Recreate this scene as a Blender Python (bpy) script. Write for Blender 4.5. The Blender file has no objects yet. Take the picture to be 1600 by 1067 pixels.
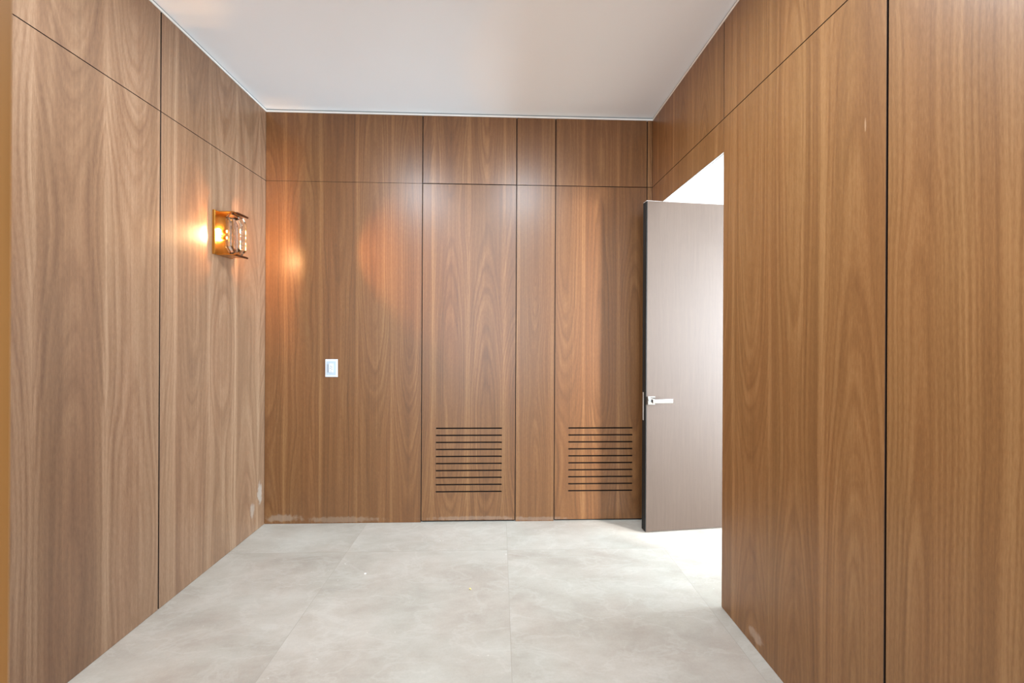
import bpy, bmesh, math, random
from mathutils import Vector, Matrix
random.seed(4)
SC = bpy.context.scene
COL = SC.collection

# ---------------------------------------------------------------- room measures (metres)
XL, XR, YB = -1.839, 1.2338, 3.0771          # faces of the walnut panels: left, right, back
YF = -4.2                                    # unseen end behind the camera, with added glazing
ZP = 3.2365                                  # top of the panels
ZC = 3.262                                   # ceiling
HM = 2.697                                   # horizontal joint between lower and upper panels
HD = 2.5156                                  # head of the passage in the right wall
JL = 2.140                                   # vertical joint of the left wall
J1, J2, J3, J4 = -0.6166, 0.1316, 0.4455, 1.190   # vertical joints of the back wall
JR1, JR2 = 2.083, 1.186                      # vertical joints of the right wall
XP = 2.02                                    # doorway plane at the far end of the passage

# ---------------------------------------------------------------- camera
cam_d = bpy.data.cameras.new('camera'); cam = bpy.data.objects.new('camera', cam_d); COL.objects.link(cam)
F, YAW, ROLL, SY = 600.0, 0.0326, 0.005, 11.218
cam_d.sensor_width = 36.0; cam_d.lens = F / 1600 * 36.0
cam_d.shift_y = -SY / 1600.0
cam_d.clip_start = 0.02
cam.matrix_world = (Matrix.Translation((0, 0, 1.5)) @ Matrix.Rotation(-YAW, 4, 'Z')
                    @ Matrix.Rotation(math.pi / 2, 4, 'X') @ Matrix.Rotation(ROLL, 4, 'Z'))
cam_d.dof.use_dof = True; cam_d.dof.focus_distance = 2.6; cam_d.dof.aperture_fstop = 7.5
SC.camera = cam

# ---------------------------------------------------------------- view, world, daylight
SC.view_settings.view_transform = 'Standard'; SC.view_settings.look = 'None'
SC.view_settings.gamma = 1.0; SC.view_settings.use_curve_mapping = False
SC.view_settings.exposure = 0.0
try:
    SC.cycles.use_denoising = True
    SC.cycles.max_bounces = 10; SC.cycles.diffuse_bounces = 6
    SC.cycles.sample_clamp_indirect = 6.0
except Exception: pass
W = bpy.data.worlds.new('daylight'); SC.world = W; W.use_nodes = True
W.node_tree.nodes['Background'].inputs[0].default_value = (0.75, 0.86, 1.0, 1)
W.node_tree.nodes['Background'].inputs[1].default_value = 1.0

def area(name, loc, rot, sx, sy, power, col):
    d = bpy.data.lights.new(name, 'AREA'); d.shape = 'RECTANGLE'; d.size = sx; d.size_y = sy
    d.energy = power; d.color = col
    o = bpy.data.objects.new(name, d); COL.objects.link(o); o.location = loc; o.rotation_euler = rot
    return o
# fill light added behind the camera, set in an unseen window
area('added_fill_behind_camera', (-0.3, YF + 0.12, 1.6), (math.radians(90), 0, 0), 2.8, 2.9, 215, (0.68, 0.86, 1.0))
# daylight entering through the window of the room beyond the passage
area('daylight_side_window', (4.55, 1.72, 1.45), (0, math.radians(90), 0), 2.5, 1.75, 440, (0.64, 0.84, 1.0)).data.spread = math.radians(115)
area('daylight_side_window_edge', (4.55, 0.50, 1.60), (0, math.radians(90), math.radians(-32)), 1.7, 0.34, 200, (0.93, 0.96, 1.0)).data.spread = math.radians(100)
# unseen fill lamps added under the ceiling to brighten the hall
FILL_LAMPS = [(-0.95, 1.35), (0.25, 1.35), (-0.95, -0.9), (0.25, -0.9)]
FILL_POWER = 58

# ---------------------------------------------------------------- helpers
def link(name, me, mats, parent=None):
    o = bpy.data.objects.new(name, me); COL.objects.link(o)
    for m in (mats if isinstance(mats, (list, tuple)) else [mats]): me.materials.append(m)
    if parent: o.parent = parent
    return o

def fin(name, bm, mats, parent=None, smooth=False):
    bmesh.ops.recalc_face_normals(bm, faces=bm.faces)
    me = bpy.data.meshes.new(name); bm.to_mesh(me); bm.free()
    if smooth:
        for p in me.polygons: p.use_smooth = True
    return link(name, me, mats, parent)

def bx(bm, x0, x1, y0, y1, z0, z1, bev=0.0, mi=0):
    r = bmesh.ops.create_cube(bm, size=1.0)
    vs = r['verts']
    for v in vs:
        v.co = Vector(((x0 + x1) / 2 + v.co.x * (x1 - x0), (y0 + y1) / 2 + v.co.y * (y1 - y0), (z0 + z1) / 2 + v.co.z * (z1 - z0)))
    fs = set(f for v in vs for f in v.link_faces)
    for f in fs: f.material_index = mi
    if bev > 0:
        es = list(set(e for v in vs for e in v.link_edges))
        bmesh.ops.bevel(bm, geom=es, offset=bev, segments=1, affect='EDGES', material=-1)
    return bm

def box(name, x0, x1, y0, y1, z0, z1, m, parent=None, bev=0.0):
    bm = bmesh.new(); bx(bm, x0, x1, y0, y1, z0, z1, bev); return fin(name, bm, m, parent)

def cyl(bm, p0, p1, r0, r1=None, seg=24):
    r1 = r0 if r1 is None else r1
    p0, p1 = Vector(p0), Vector(p1); d = p1 - p0
    rot = d.to_track_quat('Z', 'Y').to_matrix().to_4x4()
    bmesh.ops.create_cone(bm, cap_ends=True, segments=seg, radius1=r0, radius2=r1, depth=d.length,
                          matrix=Matrix.Translation((p0 + p1) / 2) @ rot)
    return bm

def lathe(bm, prof, c, seg=24):
    rings = []
    for r, z in prof:
        if r < 1e-6: rings.append([bm.verts.new((c[0], c[1], c[2] + z))])
        else: rings.append([bm.verts.new((c[0] + r * math.cos(2 * math.pi * k / seg), c[1] + r * math.sin(2 * math.pi * k / seg), c[2] + z)) for k in range(seg)])
    for a, b in zip(rings, rings[1:]):
        for k in range(seg):
            n = (k + 1) % seg
            if len(a) == 1: bm.faces.new((a[0], b[n], b[k]))
            elif len(b) == 1: bm.faces.new((a[k], a[n], b[0]))
            else: bm.faces.new((a[k], a[n], b[n], b[k]))
    return bm

def struct(o, label=None, cat=None):
    o['kind'] = 'structure'
    if label: o['label'] = label
    if cat: o['category'] = cat
    return o

def thing(name, loc, label, cat, group=None, rz=0):
    o = bpy.data.objects.new(name, None); COL.objects.link(o); o.location = loc; o.rotation_euler = (0, 0, rz)
    o.empty_display_size = 0.05
    o['label'] = label; o['category'] = cat
    if group: o['group'] = group
    return o

# ---------------------------------------------------------------- materials
class N:
    """small node builder"""
    def __init__(s, name):
        s.m = bpy.data.materials.new(name); s.m.use_nodes = True
        s.t = s.m.node_tree; s.t.nodes.clear()
        s.out = s.t.nodes.new('ShaderNodeOutputMaterial')
    def n(s, typ, **k):
        o = s.t.nodes.new(typ)
        for a, b in k.items(): setattr(o, a, b)
        return o
    def put(s, sock, v):
        if isinstance(v, bpy.types.NodeSocket): s.t.links.new(v, sock)
        elif v is not None: sock.default_value = v
    def math(s, op, a, b=None, c=None, clamp=False):
        o = s.n('ShaderNodeMath', operation=op, use_clamp=clamp)
        s.put(o.inputs[0], a)
        if b is not None: s.put(o.inputs[1], b)
        if c is not None: s.put(o.inputs[2], c)
        return o.outputs[0]
    def vec(s, x, y, z):
        o = s.n('ShaderNodeCombineXYZ'); s.put(o.inputs[0], x); s.put(o.inputs[1], y); s.put(o.inputs[2], z); return o.outputs[0]
    def noise(s, v, scale, detail=2.0, rough=0.5, w=None, dist=0.0):
        o = s.n('ShaderNodeTexNoise'); s.put(o.inputs['Vector'], v); o.inputs['Scale'].default_value = scale
        o.inputs['Detail'].default_value = detail; o.inputs['Roughness'].default_value = rough
        o.inputs['Distortion'].default_value = dist
        return o.outputs[0]
    def ramp(s, fac, stops, interp='LINEAR'):
        o = s.n('ShaderNodeValToRGB'); s.put(o.inputs[0], fac); cr = o.color_ramp; cr.interpolation = interp
        while len(cr.elements) < len(stops): cr.elements.new(0.5)
        for e, (p, c) in zip(cr.elements, stops):
            e.position = p; e.color = (c, c, c, 1) if isinstance(c, (int, float)) else (*c, 1)
        return o.outputs[0]
    def mix(s, f, a, b, mode='MIX'):
        o = s.n('ShaderNodeMix', data_type='RGBA', blend_type=mode); s.put(o.inputs[0], f)
        s.put(o.inputs[6], a); s.put(o.inputs[7], b); return o.outputs[2]
    def map(s, v, a, b, c, d, smooth=False):
        o = s.n('ShaderNodeMapRange'); o.interpolation_type = 'SMOOTHSTEP' if smooth else 'LINEAR'
        s.put(o.inputs[0], v)
        for i, q in enumerate((a, b, c, d)): s.put(o.inputs[i + 1], q)
        return o.outputs[0]
    def bsdf(s, col=None, rough=0.5, **k):
        p = s.n('ShaderNodeBsdfPrincipled'); s.put(p.inputs['Base Color'], col if not isinstance(col, tuple) else (*col[:3], 1))
        s.put(p.inputs['Roughness'], rough)
        for a, b in k.items(): s.put(p.inputs[a.replace('_', ' ')], b)
        s.t.links.new(p.outputs[0], s.out.inputs[0]); return p
    def bump(s, p, h, strength=0.2, dist=0.001):
        b = s.n('ShaderNodeBump'); b.inputs['Strength'].default_value = strength; b.inputs['Distance'].default_value = dist
        s.put(b.inputs['Height'], h); s.t.links.new(b.outputs[0], p.inputs['Normal'])

def lin(r, g, b):
    f = lambda c: (c / 255 / 12.92) if c / 255 <= 0.04045 else ((c / 255 + 0.055) / 1.055) ** 2.4
    return (f(r), f(g), f(b))

def simple(name, col, rough=0.5, metal=0.0, **k):
    b = N(name); b.bsdf(col, rough, Metallic=metal, **k); return b.m

def walnut(name, axis, dark, mid, light, smudges=(), rough=0.36):
    """slip-matched crown-cut veneer: each leaf is a slice through nested growth cones; the panel's own
    'seed', 'leaf' (leaf width) and 'shift' values pick the flitch"""
    b = N(name)
    tc = b.n('ShaderNodeTexCoord').outputs['Object']
    sp = b.n('ShaderNodeSeparateXYZ'); b.put(sp.inputs[0], tc)
    u = sp.outputs[0 if axis == 'X' else 1]; z = sp.outputs[2]
    def attr(n):
        a = b.n('ShaderNodeAttribute', attribute_type='OBJECT', attribute_name=n); return a.outputs['Fac']
    seed, lw, sh = attr('seed'), attr('leaf'), attr('shift')
    q = b.math('DIVIDE', b.math('ADD', u, sh), lw)
    # leaves drift a little with height so their borders are not ruled lines
    leaf = b.math('FLOOR', q); fr = b.math('SUBTRACT', b.math('SUBTRACT', q, leaf), 0.5)
    x = b.math('MULTIPLY', fr, lw)
    wob = b.noise(b.vec(b.math('MULTIPLY', leaf, 0.23), b.math('MULTIPLY', z, 0.55), seed), 1.0, 2)
    x2 = b.math('ADD', x, b.math('MULTIPLY', b.math('SUBTRACT', wob, 0.5), 0.06))
    dn = b.noise(b.vec(b.math('ADD', seed, b.math('MULTIPLY', leaf, 0.17)), b.math('MULTIPLY', z, 0.24), b.math('MULTIPLY', seed, 3.7)), 1.0, 1.5)
    d = b.math('ADD', b.math('MULTIPLY', b.math('SUBTRACT', dn, 0.40), 0.80), 0.012)
    d = b.math('MAXIMUM', d, 0.003)
    warp = b.noise(b.vec(b.math('MULTIPLY', u, 9), b.math('MULTIPLY', z, 1.6), seed), 1.0, 3)
    r = b.math('SQRT', b.math('ADD', b.math('MULTIPLY', x2, x2), b.math('MULTIPLY', d, d)))
    r = b.math('ADD', r, b.math('MULTIPLY', warp, 0.022))
    rings = b.math('ADD', b.math('MULTIPLY', b.math('SINE', b.math('MULTIPLY', r, 2 * math.pi / 0.0135)), 0.5), 0.5)
    rings = b.math('POWER', rings, 2.2)
    rings2 = b.noise(b.vec(b.math('MULTIPLY', r, 75), seed, 0.0), 1.0, 3, 0.65)
    # long vertical streaks, medium and fine
    st1 = b.noise(b.vec(b.math('MULTIPLY', b.math('ADD', u, b.math('MULTIPLY', wob, 0.05)), 16), b.math('MULTIPLY', z, 0.28), seed), 1.0, 3, 0.6)
    st2 = b.noise(b.vec(b.math('MULTIPLY', b.math('ADD', u, b.math('MULTIPLY', warp, 0.01)), 95), b.math('MULTIPLY', z, 0.8), seed), 1.0, 3, 0.65)
    pore = b.noise(b.vec(b.math('MULTIPLY', u, 380), b.math('MULTIPLY', z, 34), seed), 1.0, 3, 0.75)
    edge = b.map(b.math('ABSOLUTE', b.math('ADD', fr, b.math('MULTIPLY', b.math('SUBTRACT', wob, 0.5), 0.12))), 0.42, 0.485, 0.0, 1.0, True)
    wn = b.n('ShaderNodeTexWhiteNoise', noise_dimensions='1D'); b.put(wn.inputs['W'], b.math('ADD', leaf, b.math('MULTIPLY', seed, 13.7)))
    v = b.math('MULTIPLY', b.math('SUBTRACT', rings2, 0.5), 0.48)
    v = b.math('ADD', v, b.math('MULTIPLY', b.math('MULTIPLY', rings, b.map(st1, 0.35, 0.6, 0.25, 1.0)), -0.12))
    v = b.math('ADD', v, b.math('MULTIPLY', b.math('SUBTRACT', st1, 0.5), 0.55))
    v = b.math('ADD', v, b.math('MULTIPLY', b.math('SUBTRACT', st2, 0.5), 0.36))
    v = b.math('ADD', v, b.math('MULTIPLY', b.math('SUBTRACT', pore, 0.5), 0.50))
    v = b.math('ADD', v, b.math('MULTIPLY', edge, 0.15))
    v = b.math('ADD', v, b.math('MULTIPLY', b.math('SUBTRACT', wn.outputs[0], 0.5), 0.10))
    v = b.math('ADD', v, 0.52)
    col = b.ramp(v, [(0.05, dark), (0.5, mid), (0.95, light)])
    # faint greyer and redder clouds in the wood
    hue = b.noise(b.vec(b.math('MULTIPLY', u, 7), b.math('MULTIPLY', z, 0.7), b.math('ADD', seed, 5.0)), 1.0, 2)
    col = b.mix(b.map(hue, 0.35, 0.65, 0.0, 0.30), col, b.mix(1.0, col, (1.06, 0.94, 0.92, 1), 'MULTIPLY'))
    rg = b.math('ADD', b.math('MULTIPLY', pore, 0.10), rough - 0.05)
    for (su, sz, ru, rz_, amt, tint) in smudges:      # dried wipe marks and scuffs, each with its own outline
        dx = b.math('DIVIDE', b.math('SUBTRACT', u, su), ru); dz = b.math('DIVIDE', b.math('SUBTRACT', z, sz), rz_)
        rr = b.math('SQRT', b.math('ADD', b.math('MULTIPLY', dx, dx), b.math('MULTIPLY', dz, dz)))
        bl = b.noise(b.vec(b.math('MULTIPLY', u, 30), b.math('MULTIPLY', z, 22), 3.0), 1.0, 4, 0.6)
        mk = b.map(b.math('ADD', rr, b.math('MULTIPLY', b.math('SUBTRACT', bl, 0.5), 1.6)), 0.45, 1.0, amt, 0.0, True)
        col = b.mix(mk, col, (*tint, 1))
    p = b.bsdf(col, rg, IOR=1.5)
    p.inputs['Specular IOR Level'].default_value = 0.5
    b.bump(p, b.math('ADD', pore, b.math('MULTIPLY', rings2, 0.4)), 0.10, 0.0006)
    return b.m

DK, MD, LT = lin(82, 48, 23), lin(126, 85, 48), lin(161, 118, 75)
M_back = walnut('walnut_back', 'X', lin(70, 39, 18), lin(113, 73, 40), lin(150, 107, 66),
                smudges=[(-1.70, 0.045, 0.16, 0.035, 0.35, lin(170, 150, 130)), (-1.25, 0.03, 0.35, 0.03, 0.25, lin(170, 150, 130)),
                         (-0.2, 0.03, 0.5, 0.02, 0.25, lin(165, 145, 130)), (0.3, 0.02, 0.3, 0.02, 0.25, lin(165, 145, 130))])
M_left = walnut('walnut_left', 'Y', lin(84, 57, 43), lin(130, 97, 72), lin(168, 135, 106),  # greyer wood: batch tone plus a cool daylight veil put into the colour
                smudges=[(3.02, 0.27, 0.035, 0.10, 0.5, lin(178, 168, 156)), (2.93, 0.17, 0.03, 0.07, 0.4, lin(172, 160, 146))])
M_right = walnut('walnut_right', 'Y', DK, MD, LT,
                 smudges=[(1.80, 0.06, 0.07, 0.035, 0.4, lin(190, 165, 145)), (1.26, 2.21, 0.004, 0.03, 0.35, lin(205, 165, 130))])

def plaster(name, col, rough=0.7):
    b = N(name); tc = b.n('ShaderNodeTexCoord').outputs['Object']
    n = b.noise(tc, 60, 4, 0.6); n2 = b.noise(tc, 1.3, 2)
    c = b.mix(b.map(n2, 0.3, 0.7, 0, 1), (*col, 1), (*[v * 0.97 for v in col], 1))
    p = b.bsdf(c, rough); b.bump(p, n, 0.04, 0.001); return b.m
M_ceil = plaster('ceiling_paint', lin(246, 247, 248))
M_white = plaster('white_wall_paint', lin(238, 238, 235))
M_trim = simple('white_bead', lin(240, 234, 226), 0.35)
M_bead2 = simple('grey_reveal', lin(150, 150, 148), 0.6)
M_sub = simple('dark_backing', lin(44, 24, 13), 0.8)
M_black = simple('closet_dark', lin(14, 11, 9), 0.9)
M_chrome = simple('polished_nickel', lin(232, 230, 226), 0.16, 1.0)
M_steel = simple('brushed_steel', lin(200, 196, 190), 0.3, 1.0)
M_latch = simple('satin_nickel', lin(226, 220, 212), 0.5, 0.6)
M_brass = simple('aged_brass', lin(206, 150, 70), 0.24, 1.0)
M_bronze = simple('dark_bronze', lin(96, 60, 38), 0.35, 0.9)
M_seal = simple('black_edge', lin(26, 25, 23), 0.45)
M_plas = simple('white_plastic', lin(206, 204, 206), 0.35)
M_plas2 = simple('pale_grey_plastic', lin(176, 184, 192), 0.4)
M_dot = simple('grey_print', lin(96, 106, 114), 0.5)
M_slide = simple('grey_slider', lin(150, 152, 158), 0.4)
M_alu = simple('window_frame_paint', lin(60, 60, 60), 0.4)

def floor_mat():
    b = N('stone_tile'); tc = b.n('ShaderNodeTexCoord').outputs['Object']
    sp = b.n('ShaderNodeSeparateXYZ'); b.put(sp.inputs[0], tc); x, y = sp.outputs[0], sp.outputs[1]
    T = 1.102
    qx = b.math('DIVIDE', b.math('SUBTRACT', x, 0.062), T); qy = b.math('DIVIDE', b.math('SUBTRACT', y, 2.669), T)
    ix, iy = b.math('FLOOR', qx), b.math('FLOOR', qy)
    fx, fy = b.math('SUBTRACT', qx, ix), b.math('SUBTRACT', qy, iy)
    ex = b.math('MINIMUM', fx, b.math('SUBTRACT', 1.0, fx)); ey = b.math('MINIMUM', fy, b.math('SUBTRACT', 1.0, fy))
    e = b.math('MULTIPLY', b.math('MINIMUM', ex, ey), T)
    grout = b.map(e, 0.0010, 0.0021, 1.0, 0.0)
    off = b.vec(b.math('ADD', x, b.math('MULTIPLY', ix, 7.3)), b.math('ADD', y, b.math('MULTIPLY', iy, 3.1)), b.math('MULTIPLY', ix, 1.7))
    sv = b.vec(b.math('ADD', x, b.math('MULTIPLY', ix, 7.3)), b.math('MULTIPLY', b.math('ADD', y, b.math('MULTIPLY', iy, 3.1)), 2.0), b.math('MULTIPLY', ix, 1.7))
    big = b.noise(sv, 1.5, 5, 0.62, dist=0.3)
    med = b.noise(sv, 6.5, 8, 0.68, dist=0.3)
    fine = b.noise(off, 90, 4, 0.7)
    vein = b.math('ABSOLUTE', b.math('SUBTRACT', b.noise(sv, 2.6, 6, 0.6, dist=0.5), 0.5))
    vein = b.map(vein, 0.0, 0.035, 1.0, 0.0, True)
    v = b.math('ADD', b.math('MULTIPLY', b.math('SUBTRACT', big, 0.5), 1.0), b.math('MULTIPLY', b.math('SUBTRACT', med, 0.5), 0.5))
    v = b.math('ADD', v, b.math('MULTIPLY', b.math('SUBTRACT', fine, 0.5), 0.25)); v = b.math('ADD', v, 0.5)
    col = b.ramp(v, [(0.15, lin(150, 137, 124)), (0.5, lin(171, 160, 147)), (0.85, lin(187, 178, 166))])
    pink = b.noise(off, 1.9, 3, 0.5)
    col = b.mix(b.map(pink, 0.42, 0.62, 0.0, 0.55), col, b.mix(1.0, col, (1.035, 0.965, 0.955, 1), 'MULTIPLY'))
    col = b.mix(b.math('MULTIPLY', vein, 0.10), col, (*lin(214, 208, 198), 1))
    speck = b.map(b.noise(off, 42, 1, 0.5), 0.80, 0.83, 0.0, 0.4)
    col = b.mix(speck, col, (*lin(225, 220, 210), 1))
    col = b.mix(b.math('MULTIPLY', grout, 0.85), col, (*lin(158, 146, 133), 1))
    p = b.bsdf(col, b.math('ADD', b.math('MULTIPLY', med, 0.22), 0.30))
    b.bump(p, b.math('SUBTRACT', b.math('ADD', med, b.math('MULTIPLY', fine, 0.3)), b.math('MULTIPLY', grout, 2.0)), 0.10, 0.001)
    return b.m
M_floor = floor_mat()

def oak_grey():
    b = N('grey_stained_oak'); tc = b.n('ShaderNodeTexCoord').outputs['Object']
    sp = b.n('ShaderNodeSeparateXYZ'); b.put(sp.inputs[0], tc); x, z = sp.outputs[0], sp.outputs[2]
    w = b.noise(b.vec(b.math('MULTIPLY', x, 6), b.math('MULTIPLY', z, 1.5), 0.0), 1.0, 3)
    a = b.noise(b.vec(b.math('MULTIPLY', b.math('ADD', x, b.math('MULTIPLY', w, 0.06)), 70), b.math('MULTIPLY', z, 2.2), 1.0), 1.0, 4, 0.65)
    p_ = b.noise(b.vec(b.math('MULTIPLY', x, 380), b.math('MULTIPLY', z, 14), 2.0), 1.0, 3, 0.7)
    v = b.math('ADD', b.math('MULTIPLY', a, 0.6), b.math('MULTIPLY', p_, 0.4))
    col = b.ramp(v, [(0.2, lin(66, 50, 39)), (0.8, lin(82, 65, 53))])
    p = b.bsdf(col, 0.58); p.inputs['Specular IOR Level'].default_value = 0.3; b.bump(p, v, 0.12, 0.0006); return b.m
M_oak = oak_grey()

def honey():
    b = N('honey_wood'); tc = b.n('ShaderNodeTexCoord').outputs['Object']
    sp = b.n('ShaderNodeSeparateXYZ'); b.put(sp.inputs[0], tc)
    a = b.noise(b.vec(b.math('MULTIPLY', sp.outputs[1], 40), b.math('MULTIPLY', sp.outputs[2], 1.3), b.math('MULTIPLY', sp.outputs[0], 40)), 1.0, 3, 0.6)
    b.bsdf(b.ramp(a, [(0.3, lin(150, 102, 50)), (0.7, lin(184, 134, 76))]), 0.4); return b.m
M_honey = honey()

# ---------------------------------------------------------------- the setting
T = 0.018        # panel thickness
GAP = 0.0032     # half width of an open joint
def dark_edges(bm, ax):
    # the sawn edges of the boards are stained dark; only the faces carry veneer
    bm.normal_update()
    for f in bm.faces: f.material_index = 0 if abs(f.normal[ax]) > 0.9 else 1
def panel(parent, wall, a0, a1, z0, z1, seed, leaf=0.155, shift=0.0, label=None, bev=0.0006):
    bm = bmesh.new()
    if wall == 'back': bx(bm, a0, a1, YB, YB + T, z0, z1, bev); m, ax = M_back, 1
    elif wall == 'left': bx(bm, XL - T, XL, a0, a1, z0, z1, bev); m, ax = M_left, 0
    else: bx(bm, XR, XR + T, a0, a1, z0, z1, bev); m, ax = M_right, 0
    dark_edges(bm, ax)
    o = fin('wall_panel', bm, [m, M_sub], parent)
    o['seed'] = float(seed); o['leaf'] = float(leaf); o['shift'] = float(shift)
    if label: o['label'] = label
    return o

# floor (runs through the passage into the side room)
struct(box('floor', -2.0, 5.2, YF - 0.3, 4.6, -0.12, 0.0, M_floor), 'large pale greige stone-look floor tiles with tight joints', 'floor')
bm = bmesh.new(); bx(bm, -2.0, XR + 0.12, YF - 0.3, YB + 0.1, ZC, ZC + 0.15)
struct(fin('ceiling', bm, M_ceil), 'plain white plaster ceiling', 'ceiling')

# left wall
wl = box('wall_left', XL - T - 0.14, XL - T, YF - 0.1, YB + 0.1, 0, ZC, M_sub); struct(wl, 'left wall clad in tall walnut veneer panels', 'wall')
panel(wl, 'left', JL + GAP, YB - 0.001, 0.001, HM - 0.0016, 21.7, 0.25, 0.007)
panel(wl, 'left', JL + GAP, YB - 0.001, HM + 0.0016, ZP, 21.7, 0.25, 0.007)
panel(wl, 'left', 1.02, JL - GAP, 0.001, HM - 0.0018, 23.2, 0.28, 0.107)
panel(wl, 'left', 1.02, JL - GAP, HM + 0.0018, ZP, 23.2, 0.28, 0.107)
yy = 1.02
k = 0
while yy > YF:
    y0 = max(yy - 1.12, YF)
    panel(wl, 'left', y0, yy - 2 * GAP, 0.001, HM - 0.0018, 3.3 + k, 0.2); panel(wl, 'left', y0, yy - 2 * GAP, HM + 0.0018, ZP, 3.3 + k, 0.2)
    yy -= 1.12; k += 1

# back wall: dark studs and closets behind the walnut
bm = bmesh.new()
bx(bm, XL - 0.16, J1 + 0.004, YB + T, YB + 0.12, 0, ZC); bx(bm, J2 - 0.004, J3 + 0.004, YB + T, YB + 0.12, 0, ZC)
bx(bm, J4 - 0.004, XP + 0.1, YB + T, YB + 0.12, 0, ZC)
bx(bm, J1, J2, YB + T, YB + 0.12, HM, ZC); bx(bm, J3, J4, YB + T, YB + 0.12, HM, ZC)
bx(bm, XL - 0.16, XP + 0.1, YB + 0.50, YB + 0.56, 0, ZC)
wb = fin('wall_back', bm, M_sub); struct(wb, 'back wall of walnut veneer panels with two slotted closet doors', 'wall')
panel(wb, 'back', XL + 0.0005, J1 - GAP, 0.0005, HM - 0.0007, 5.2, 0.28, 0.01)
panel(wb, 'back', XL + 0.0005, J1 - GAP, HM + 0.0007, ZP, 5.2, 0.28, 0.01)
panel(wb, 'back', J1 + GAP, J2 - GAP, HM + 0.003, ZP, 6.4, 0.28, -0.03)
panel(wb, 'back', J2 + GAP, J3 - GAP, 0.0005, HM - 0.002, 7.7, 0.28, 0.13)
panel(wb, 'back', J2 + GAP, J3 - GAP, HM + 0.002, ZP, 7.7, 0.28, 0.13)
panel(wb, 'back', J3 + GAP, J4 - GAP, HM + 0.002, ZP, 8.5, 0.28, 0.16)
panel(wb, 'back', J4 + GAP, XR - 0.001, HM + 0.002, ZP, 9.1, 0.2); panel(wb, 'back', J4 + GAP, XR - 0.001, 0.0005, HM - 0.002, 9.1, 0.2)

# closet doors with ten sawn air slots each
def closet_door(n, x0, x1, s0, s1, seed, leaf, shift, label):
    bm = bmesh.new(); zb, zt = 0.013, HM - 0.003
    y0, y1 = YB + 0.0005, YB + 0.017
    h = 0.0054; zs = [0.7475 - i * (0.7475 - 0.242) / 9 for i in range(10)]
    bx(bm, x0, s0, y0, y1, zb, zt); bx(bm, s1, x1, y0, y1, zb, zt)
    bx(bm, s0, s1, y0, y1, zs[0] + h, zt); bx(bm, s0, s1, y0, y1, zb, zs[-1] - h)
    for a, b_ in zip(zs, zs[1:]): bx(bm, s0, s1, y0, y1, b_ + h, a - h)
    dark_edges(bm, 1); o = fin('door_%d' % n, bm, [M_back, M_sub]); o['seed'] = seed; o['leaf'] = leaf; o['shift'] = shift
    struct(o, label, 'closet door')
    # thin black strip under the leaf stands for the dark shaded gap
    box('bottom_gap_shade', x0 + 0.004, x1 - 0.004, y0 + 0.008, y1 - 0.002, 0.003, zb, M_black, o)
    return o
closet_door(2, J1 + GAP, J2 - GAP, -0.502, 0.0235, 10.3, 0.28, -0.03, 'walnut closet door with ten air slots, standing in the middle of the back wall')
closet_door(3, J3 + GAP, J4 - GAP, 0.5595, 1.080, 11.8, 0.28, 0.16, 'walnut closet door with ten air slots, beside the open grey door')

# right wall: a deep block with a passage cut through it to the side room
bm = bmesh.new()
bx(bm, XR + T, XP, YF - 0.1, JR1, 0, ZC)
bx(bm, XR + T, XP, JR1, YB + T, HD + 0.030, ZC)
wr = fin('wall_right', bm, [M_sub]); struct(wr, 'right wall of tall walnut veneer panels beside the passage', 'wall')
panel(wr, 'right', JR2 + GAP, JR1, 0.001, HM - 0.0018, 12.6, 0.276, -0.054)
panel(wr, 'right', JR2 + GAP, JR1 - GAP * 0.6, HM + 0.0018, ZP, 12.6, 0.276, -0.054)
panel(wr, 'right', JR1 + 0.0003, YB - 0.001, HD, HM - 0.0018, 13.4, 0.27, 0.0)
panel(wr, 'right', JR1 + GAP * 0.6, YB - 0.001, HM + 0.0018, ZP, 13.4, 0.27, 0.0)
panel(wr, 'right', 0.02, JR2 - GAP, 0.001, HM - 0.0018, 14.9, 0.42, -0.045)
panel(wr, 'right', 0.02, JR2 - GAP, HM + 0.0018, ZP, 14.9, 0.42, -0.045)
yy = 0.02; k = 0
while yy > YF:
    y0 = max(yy - 1.12, YF)
    panel(wr, 'right', y0, yy - 2 * GAP, 0.001, HM - 0.0018, 16.3 + k, 0.25); panel(wr, 'right', y0, yy - 2 * GAP, HM + 0.0018, ZP, 16.3 + k, 0.25)
    yy -= 1.12; k += 1

# white plaster lining of the passage
bm = bmesh.new()
bx(bm, XR + 0.014, XP + 0.06, JR1, YB, HD + 0.018, HD + 0.030)            # soffit
bx(bm, XR + T, XP, JR1, JR1 + 0.004, 0, HD + 0.018)                       # near cheek
bx(bm, XR + T, XP + 0.06, YB - 0.004, YB + T, 0, HD + 0.018)              # far cheek
struct(fin('wall_passage', bm, M_white), 'white plaster lining of the passage behind the open grey door', 'wall')
# pale bead along the passage head
struct(box('trim_1', XR + 0.002, XR + 0.014, JR1 + 0.002, YB - 0.002, HD - 0.0005, HD + 0.020, M_trim), 'pale bead under the walnut above the passage', 'trim')

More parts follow.
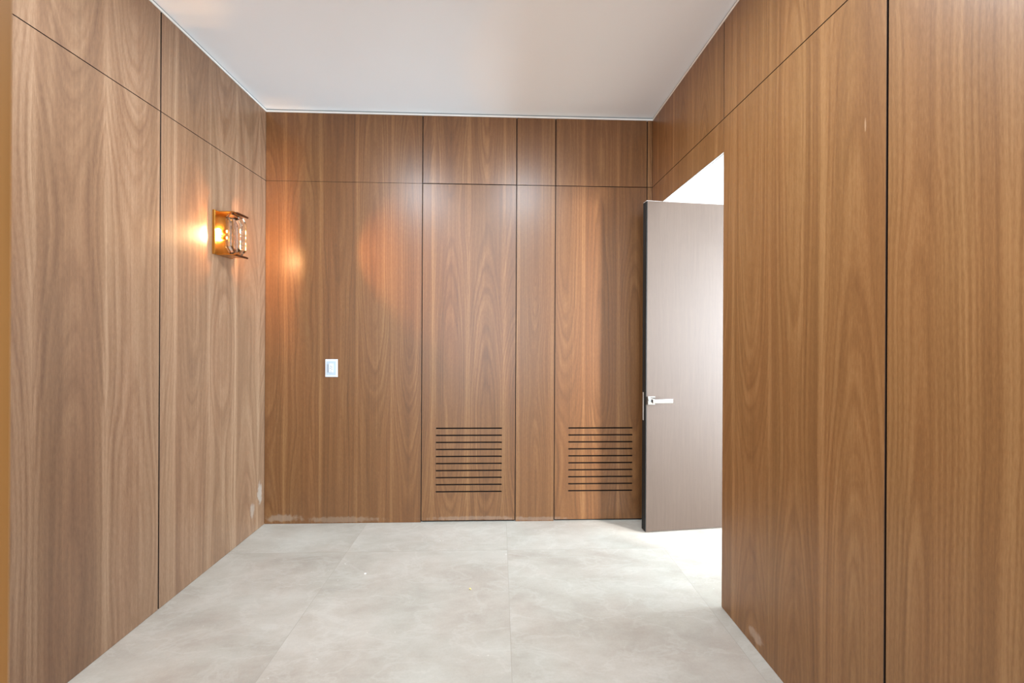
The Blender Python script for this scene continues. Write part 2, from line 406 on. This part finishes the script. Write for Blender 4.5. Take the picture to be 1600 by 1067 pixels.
# ceiling reveal: pale bead and grey shadow line round the room
def reveal(n, x0, x1, y0, y1, dx, dy, label):
    bm = bmesh.new(); bx(bm, x0, x1, y0, y1, ZP + 0.001, ZP + 0.014)
    bx(bm, x0 + dx, x1 + dx, y0 + dy, y1 + dy, ZP + 0.014, ZC, mi=1)
    struct(fin('trim_%d' % n, bm, [M_trim, M_bead2]), label, 'trim')
reveal(2, XL, XR, YB - 0.002, YB + 0.016, 0, 0.006, 'pale bead between the back panels and the ceiling')
reveal(3, XL - 0.016, XL + 0.003, YF, YB - 0.002, -0.006, 0, 'pale bead between the left panels and the ceiling')
reveal(4, XR - 0.001, XR + 0.016, YF, YB - 0.002, 0.006, 0, 'pale bead between the right panels and the ceiling')

# unseen end of the hall; its glazing is added to hold the fill light
bm = bmesh.new(); zt = ZC
bx(bm, -2.0, -1.75, YF - 0.12, YF, 0, zt); bx(bm, 1.15, 1.4, YF - 0.12, YF, 0, zt); bx(bm, -1.75, 1.15, YF - 0.12, YF, 3.1, zt)
struct(fin('wall_front', bm, M_white), 'white wall around the added glazing at the unseen end of the hall', 'wall')
bm = bmesh.new()
for xx in (-1.75, -0.32, 1.10): bx(bm, xx, xx + 0.05, YF - 0.09, YF - 0.03, 0, 3.1)
for zz in (0, 3.05): bx(bm, -1.75, 1.15, YF - 0.085, YF - 0.035, zz, zz + 0.05)
w1 = fin('added_window_1', bm, M_alu); struct(w1, 'added unseen glazing with dark frame', 'window')

# side room beyond the passage
bm = bmesh.new()
bx(bm, XP, 5.1, 4.4, 4.5, 0, ZC); bx(bm, XP, 5.1, -0.7, -0.6, 0, ZC)
bx(bm, 5.0, 5.1, -0.7, 0.2, 0, ZC); bx(bm, 5.0, 5.1, 2.9, 4.5, 0, ZC); bx(bm, 5.0, 5.1, 0.2, 2.9, 2.6, ZC)
bx(bm, XP, XP + 0.06, -0.7, JR1, 0, ZC); bx(bm, XP, XP + 0.06, YB, 4.5, 0, ZC); bx(bm, XP, XP + 0.06, JR1, YB, HD + 0.018, ZC)
bx(bm, XP, 5.1, -0.7, 4.5, ZC, ZC + 0.1)
struct(fin('wall_side_room', bm, M_white), 'white walls and ceiling of the side room beyond the passage', 'wall')
bm = bmesh.new()
for yv in (0.2, 1.52, 2.85): bx(bm, 5.02, 5.08, yv, yv + 0.05, 0, 2.6)
for zv in (0, 2.55): bx(bm, 5.025, 5.075, 0.2, 2.9, zv, zv + 0.05)
struct(fin('window_2', bm, M_alu), 'tall window of the side room', 'window')

# ---------------------------------------------------------------- grey door leaf, standing open in the passage
ang = math.atan2(0.0582, 0.6192)
door = bpy.data.objects.new('door_1', None); COL.objects.link(door); door.location = (1.1145, 2.8701, 0); door.rotation_euler = (0, 0, ang)
struct(door, 'tall grey stained oak door standing open with a square nickel lever', 'door')
L, DT = 0.872, 0.058
bm = bmesh.new(); bx(bm, 0.0006, L, 0, DT, 0.010, 2.516, 0.0012)
box('door_leaf', 0.0006, L, 0, DT, 0.010, 2.516, M_oak, door, 0.0012); bm.free()
bm = bmesh.new(); bx(bm, -0.0035, 0.0006, 0.0015, DT, 0.011, 2.514)
bx(bm, -0.0060, -0.0035, 0.016, 0.024, 0.011, 2.514); bx(bm, -0.0060, -0.0035, 0.046, DT, 0.011, 2.514)
o = fin('edge_strip', bm, M_seal, door); o['label'] = 'black grooved door edge'
box('latch_plate', -0.0075, -0.0058, 0.034, 0.047, 0.848, 1.062, M_latch, door)
box('top_strip', -0.004, L, 0.004, DT, 2.516, 2.5185, M_trim, door)
for zz in (0.25, 1.25, 2.25):
    bm = bmesh.new(); cyl(bm, (L + 0.008, 0.010, zz - 0.05), (L + 0.008, 0.010, zz + 0.05), 0.008)
    bx(bm, L - 0.03, L + 0.006, -0.001, 0.002, zz - 0.05, zz + 0.05)
    fin('hinge', bm, M_steel, door)
# handle: square rose, stub, flat lever
hz = 1.004
bm = bmesh.new(); bx(bm, 0.006, 0.064, -0.010, 0, hz - 0.031, hz + 0.031, 0.0015)
bx(bm, 0.010, 0.060, -0.011, -0.0098, hz - 0.027, hz + 0.027)
hd = fin('door_handle', bm, M_chrome, door)
bm = bmesh.new(); bx(bm, 0.020, 0.044, -0.052, -0.010, hz - 0.008, hz + 0.016, 0.001)
bx(bm, 0.018, 0.178, -0.064, -0.050, hz - 0.011, hz + 0.018, 0.0015)
fin('lever', bm, M_chrome, hd)
bm = bmesh.new(); bx(bm, 0.0145, 0.0185, -0.058, -0.046, hz - 0.005, hz + 0.013)
fin('lever_end_cap', bm, M_seal, hd)
# same handle on the back side
bm = bmesh.new(); bx(bm, 0.006, 0.064, DT, DT + 0.008, hz - 0.031, hz + 0.031, 0.0015); fin('door_handle', bm, M_chrome, door)

# ---------------------------------------------------------------- full-height honey-coloured pivot door beside the camera
bm = bmesh.new(); bx(bm, -0.322, -0.2765, -0.66, 0.229, 0.008, ZC - 0.006, 0.003)
struct(fin('door_4', bm, M_honey), 'edge of a golden wooden door close to the camera', 'door')

# ---------------------------------------------------------------- fill lamps added at the ceiling, out of the frame
for i, (lx, ly) in enumerate(FILL_LAMPS):
    t = thing('added_fill_lamp', (lx, ly, ZC), 'unseen round fill lamp added %s' % ('ahead of the door by the camera, towards the sconce wall', 'ahead of the camera, towards the passage wall', 'behind the camera, towards the sconce wall', 'behind the camera, towards the passage wall')[i], 'fill lamp', 'added fill lamps')
    bm = bmesh.new(); lathe(bm, [(0.155, 0.0), (0.155, -0.008), (0.180, -0.006), (0.185, 0.0)], (0, 0, 0)); fin('fill_lamp_ring', bm, M_plas, t, True)
    d = bpy.data.lights.new('fill_lamp_light', 'AREA'); d.shape = 'DISK'; d.size = 0.30; d.energy = FILL_POWER; d.color = (0.70, 0.87, 1.0)
    lo = bpy.data.objects.new('fill_lamp_light', d); COL.objects.link(lo); lo.parent = t; lo.location = (0, 0, -0.010)

# ---------------------------------------------------------------- wall sconce
sc = thing('wall_sconce', (XL, 2.600, 2.147), 'lit brass wall sconce with a faceted crystal block on the walnut wall', 'wall lamp')
# local frame: +x out from the wall, y along the wall, z up
HW, HH = 0.086, 0.142
bm = bmesh.new(); bx(bm, 0.0, 0.018, -HW, HW, -HH, HH, 0.002)
fin('back_plate', bm, M_brass, sc)
for s in (-1, 1):
    bm = bmesh.new(); bx(bm, 0.016, 0.112, -0.055, 0.055, s * HH - (0.006 if s > 0 else -0.000), s * HH + (0.0 if s > 0 else 0.006), 0.001)
    fin('bracket', bm, M_brass, sc)
    bm = bmesh.new(); bx(bm, 0.112, 0.124, -0.030, 0.078, s * (HH - 0.004) - 0.006, s * (HH - 0.004) + 0.006, 0.0015)
    o = fin('clamp_bar', bm, M_bronze, sc); o['label'] = 'dark bronze clamp bar'

def octo(x, hy, hz_, c):
    return [(x, -hy + c, -hz_), (x, hy - c, -hz_), (x, hy, -hz_ + c), (x, hy, hz_ - c), (x, hy - c, hz_), (x, -hy + c, hz_), (x, -hy, hz_ - c), (x, -hy, -hz_ + c)]
def crystal_mat():
    b = N('crystal'); g = b.n('ShaderNodeBsdfGlossy'); g.inputs['Roughness'].default_value = 0.03; g.inputs['Color'].default_value = (1, 1, 1, 1)
    t = b.n('ShaderNodeBsdfTransparent'); t.inputs['Color'].default_value = (0.97, 0.96, 0.95, 1)
    r = b.n('ShaderNodeBsdfGlass'); r.inputs['IOR'].default_value = 1.12; r.inputs['Roughness'].default_value = 0.0
    f = b.n('ShaderNodeFresnel'); f.inputs['IOR'].default_value = 1.7
    m1 = b.n('ShaderNodeMixShader'); m1.inputs[0].default_value = 0.22
    b.t.links.new(t.outputs[0], m1.inputs[1]); b.t.links.new(r.outputs[0], m1.inputs[2])
    m2 = b.n('ShaderNodeMixShader'); b.t.links.new(f.outputs[0], m2.inputs[0]); b.t.links.new(m1.outputs[0], m2.inputs[1]); b.t.links.new(g.outputs[0], m2.inputs[2])
    b.t.links.new(m2.outputs[0], b.out.inputs[0]); return b.m
M_cry = crystal_mat()
bg = N('crystal_rim'); gg = bg.n('ShaderNodeBsdfGlass'); gg.inputs['IOR'].default_value = 1.5; gg.inputs['Color'].default_value = (1, 0.97, 0.94, 1)
bg.t.links.new(gg.outputs[0], bg.out.inputs[0]); M_rim = bg.m
def loft(bm, loops, cap0, cap1, mi=0):
    R = [[bm.verts.new(p) for p in l] for l in loops]
    for a, b_ in zip(R, R[1:]):
        for k in range(8):
            n = (k + 1) % 8; f = bm.faces.new((a[k], a[n], b_[n], b_[k])); f.material_index = mi
    if cap0: bm.faces.new(R[0][::-1])
    if cap1: bm.faces.new(R[-1])
# stepped (emerald) cut: table, two steps, girdle
bm = bmesh.new()
loft(bm, [octo(0.075, 0.046, 0.098, 0.022), octo(0.088, 0.060, 0.116, 0.028), octo(0.092, 0.060, 0.116, 0.028),
          octo(0.104, 0.048, 0.100, 0.023), octo(0.110, 0.038, 0.088, 0.018)], True, True)
fin('crystal_block', bm, M_cry, sc)
# thick bevelled rim round the block
bm = bmesh.new()
inner = lambda x: octo(x, 0.061, 0.117, 0.0285); outer = lambda x: octo(x, 0.082, 0.134, 0.038)
R = [[bm.verts.new(p) for p in l] for l in (inner(0.078), octo(0.084, 0.082, 0.134, 0.038), octo(0.100, 0.082, 0.134, 0.038), octo(0.118, 0.066, 0.120, 0.030), inner(0.108))]
for i in range(5):
    a, b_ = R[i], R[(i + 1) % 5]
    for k in range(8):
        n = (k + 1) % 8; bm.faces.new((a[k], a[n], b_[n], b_[k]))
fin('crystal_rim', bm, M_rim, sc)
M_bulb = N('bulb_glow'); e = M_bulb.n('ShaderNodeEmission'); e.inputs[0].default_value = (1, 0.72, 0.42, 1); e.inputs[1].default_value = 60
M_bulb.t.links.new(e.outputs[0], M_bulb.out.inputs[0])
for s in (-1, 1):
    bm = bmesh.new(); cyl(bm, (0.018, 0.0, s * 0.021), (0.040, 0.0, s * 0.021), 0.012); fin('socket', bm, M_brass, sc)
    bm = bmesh.new(); bmesh.ops.create_uvsphere(bm, u_segments=16, v_segments=12, radius=0.011, matrix=Matrix.Translation((0.052, 0, s * 0.021)) @ Matrix.Diagonal((1.2, 1, 1, 1)))
    fin('bulb', bm, M_bulb.m, sc, True)
    d = bpy.data.lights.new('bulb_and_added_light', 'POINT'); d.energy = 185; d.color = (1.0, 0.55, 0.25); d.shadow_soft_size = 0.012
    lo = bpy.data.objects.new('bulb_and_added_light', d); COL.objects.link(lo); lo.parent = sc; lo.location = (0.052, 0, s * 0.021)

# spots added to mimic the beam the cut block throws at the back wall
for zz in (-0.055, 0.055):
    d = bpy.data.lights.new('bulb_and_added_light', 'SPOT'); d.energy = 66; d.color = (1.0, 0.50, 0.18); d.shadow_soft_size = 0.02
    d.spot_size = math.radians(84); d.spot_blend = 1.0
    lo = bpy.data.objects.new('bulb_and_added_light', d); COL.objects.link(lo); lo.parent = sc; lo.location = (0.056, 0, zz)
    lo.rotation_euler = Vector((0.80, 0.477, -0.20)).to_track_quat('-Z', 'Y').to_euler()

# ---------------------------------------------------------------- light switch
sw = thing('light_switch', (-1.3230, YB, 1.2265), 'white rectangular light switch on the walnut back wall', 'light switch')
bm = bmesh.new(); bx(bm, -0.048, 0.048, -0.0065, 0, -0.070, 0.070, 0.002); fin('cover_plate', bm, M_plas, sw)
bm = bmesh.new(); bx(bm, -0.037, 0.037, -0.0075, -0.0055, -0.055, 0.055, 0.0006); o = fin('inner_frame', bm, M_plas2, sw); o['label'] = 'pale blue-grey inner frame'
bm = bmesh.new(); bx(bm, -0.018, 0.016, -0.0115, -0.007, -0.034, 0.036, 0.001); fin('rocker', bm, M_plas, sw)
box('dimmer_slider', -0.029, -0.022, -0.0100, -0.007, -0.034, 0.030, M_slide, sw, 0.0006)
for (dx, dz) in ((-0.003, 0.016), (0.005, 0.009), (-0.006, 0.000), (0.006, -0.008), (-0.001, -0.024)):
    bm = bmesh.new(); cyl(bm, (dx, -0.0112, dz), (dx, -0.0122, dz), 0.0028, seg=12); fin('indicator_dot', bm, M_dot, sw)

# ---------------------------------------------------------------- crumbs of building grit left on the floor
def grit(x, y, r, col, label, sd):
    bm = bmesh.new(); bmesh.ops.create_icosphere(bm, subdivisions=1, radius=r); rn = random.Random(sd)
    for v in bm.verts: v.co *= rn.uniform(0.7, 1.2); v.co.z *= 0.6
    zmin = min(v.co.z for v in bm.verts)
    for v in bm.verts: v.co.z -= zmin
    o = fin('stone_chip', bm, simple('chip_%d' % sd, col, 0.6)); o.location = (x, y, 0)
    o['label'] = label; o['category'] = 'stone chip'
grit(-0.83, 2.425, 0.007, lin(236, 230, 220), 'tiny white chip on the floor tile below the switch', 1)
grit(-0.165, 2.26, 0.008, lin(214, 190, 120), 'tiny yellowish chip on the floor near the middle joint', 2)
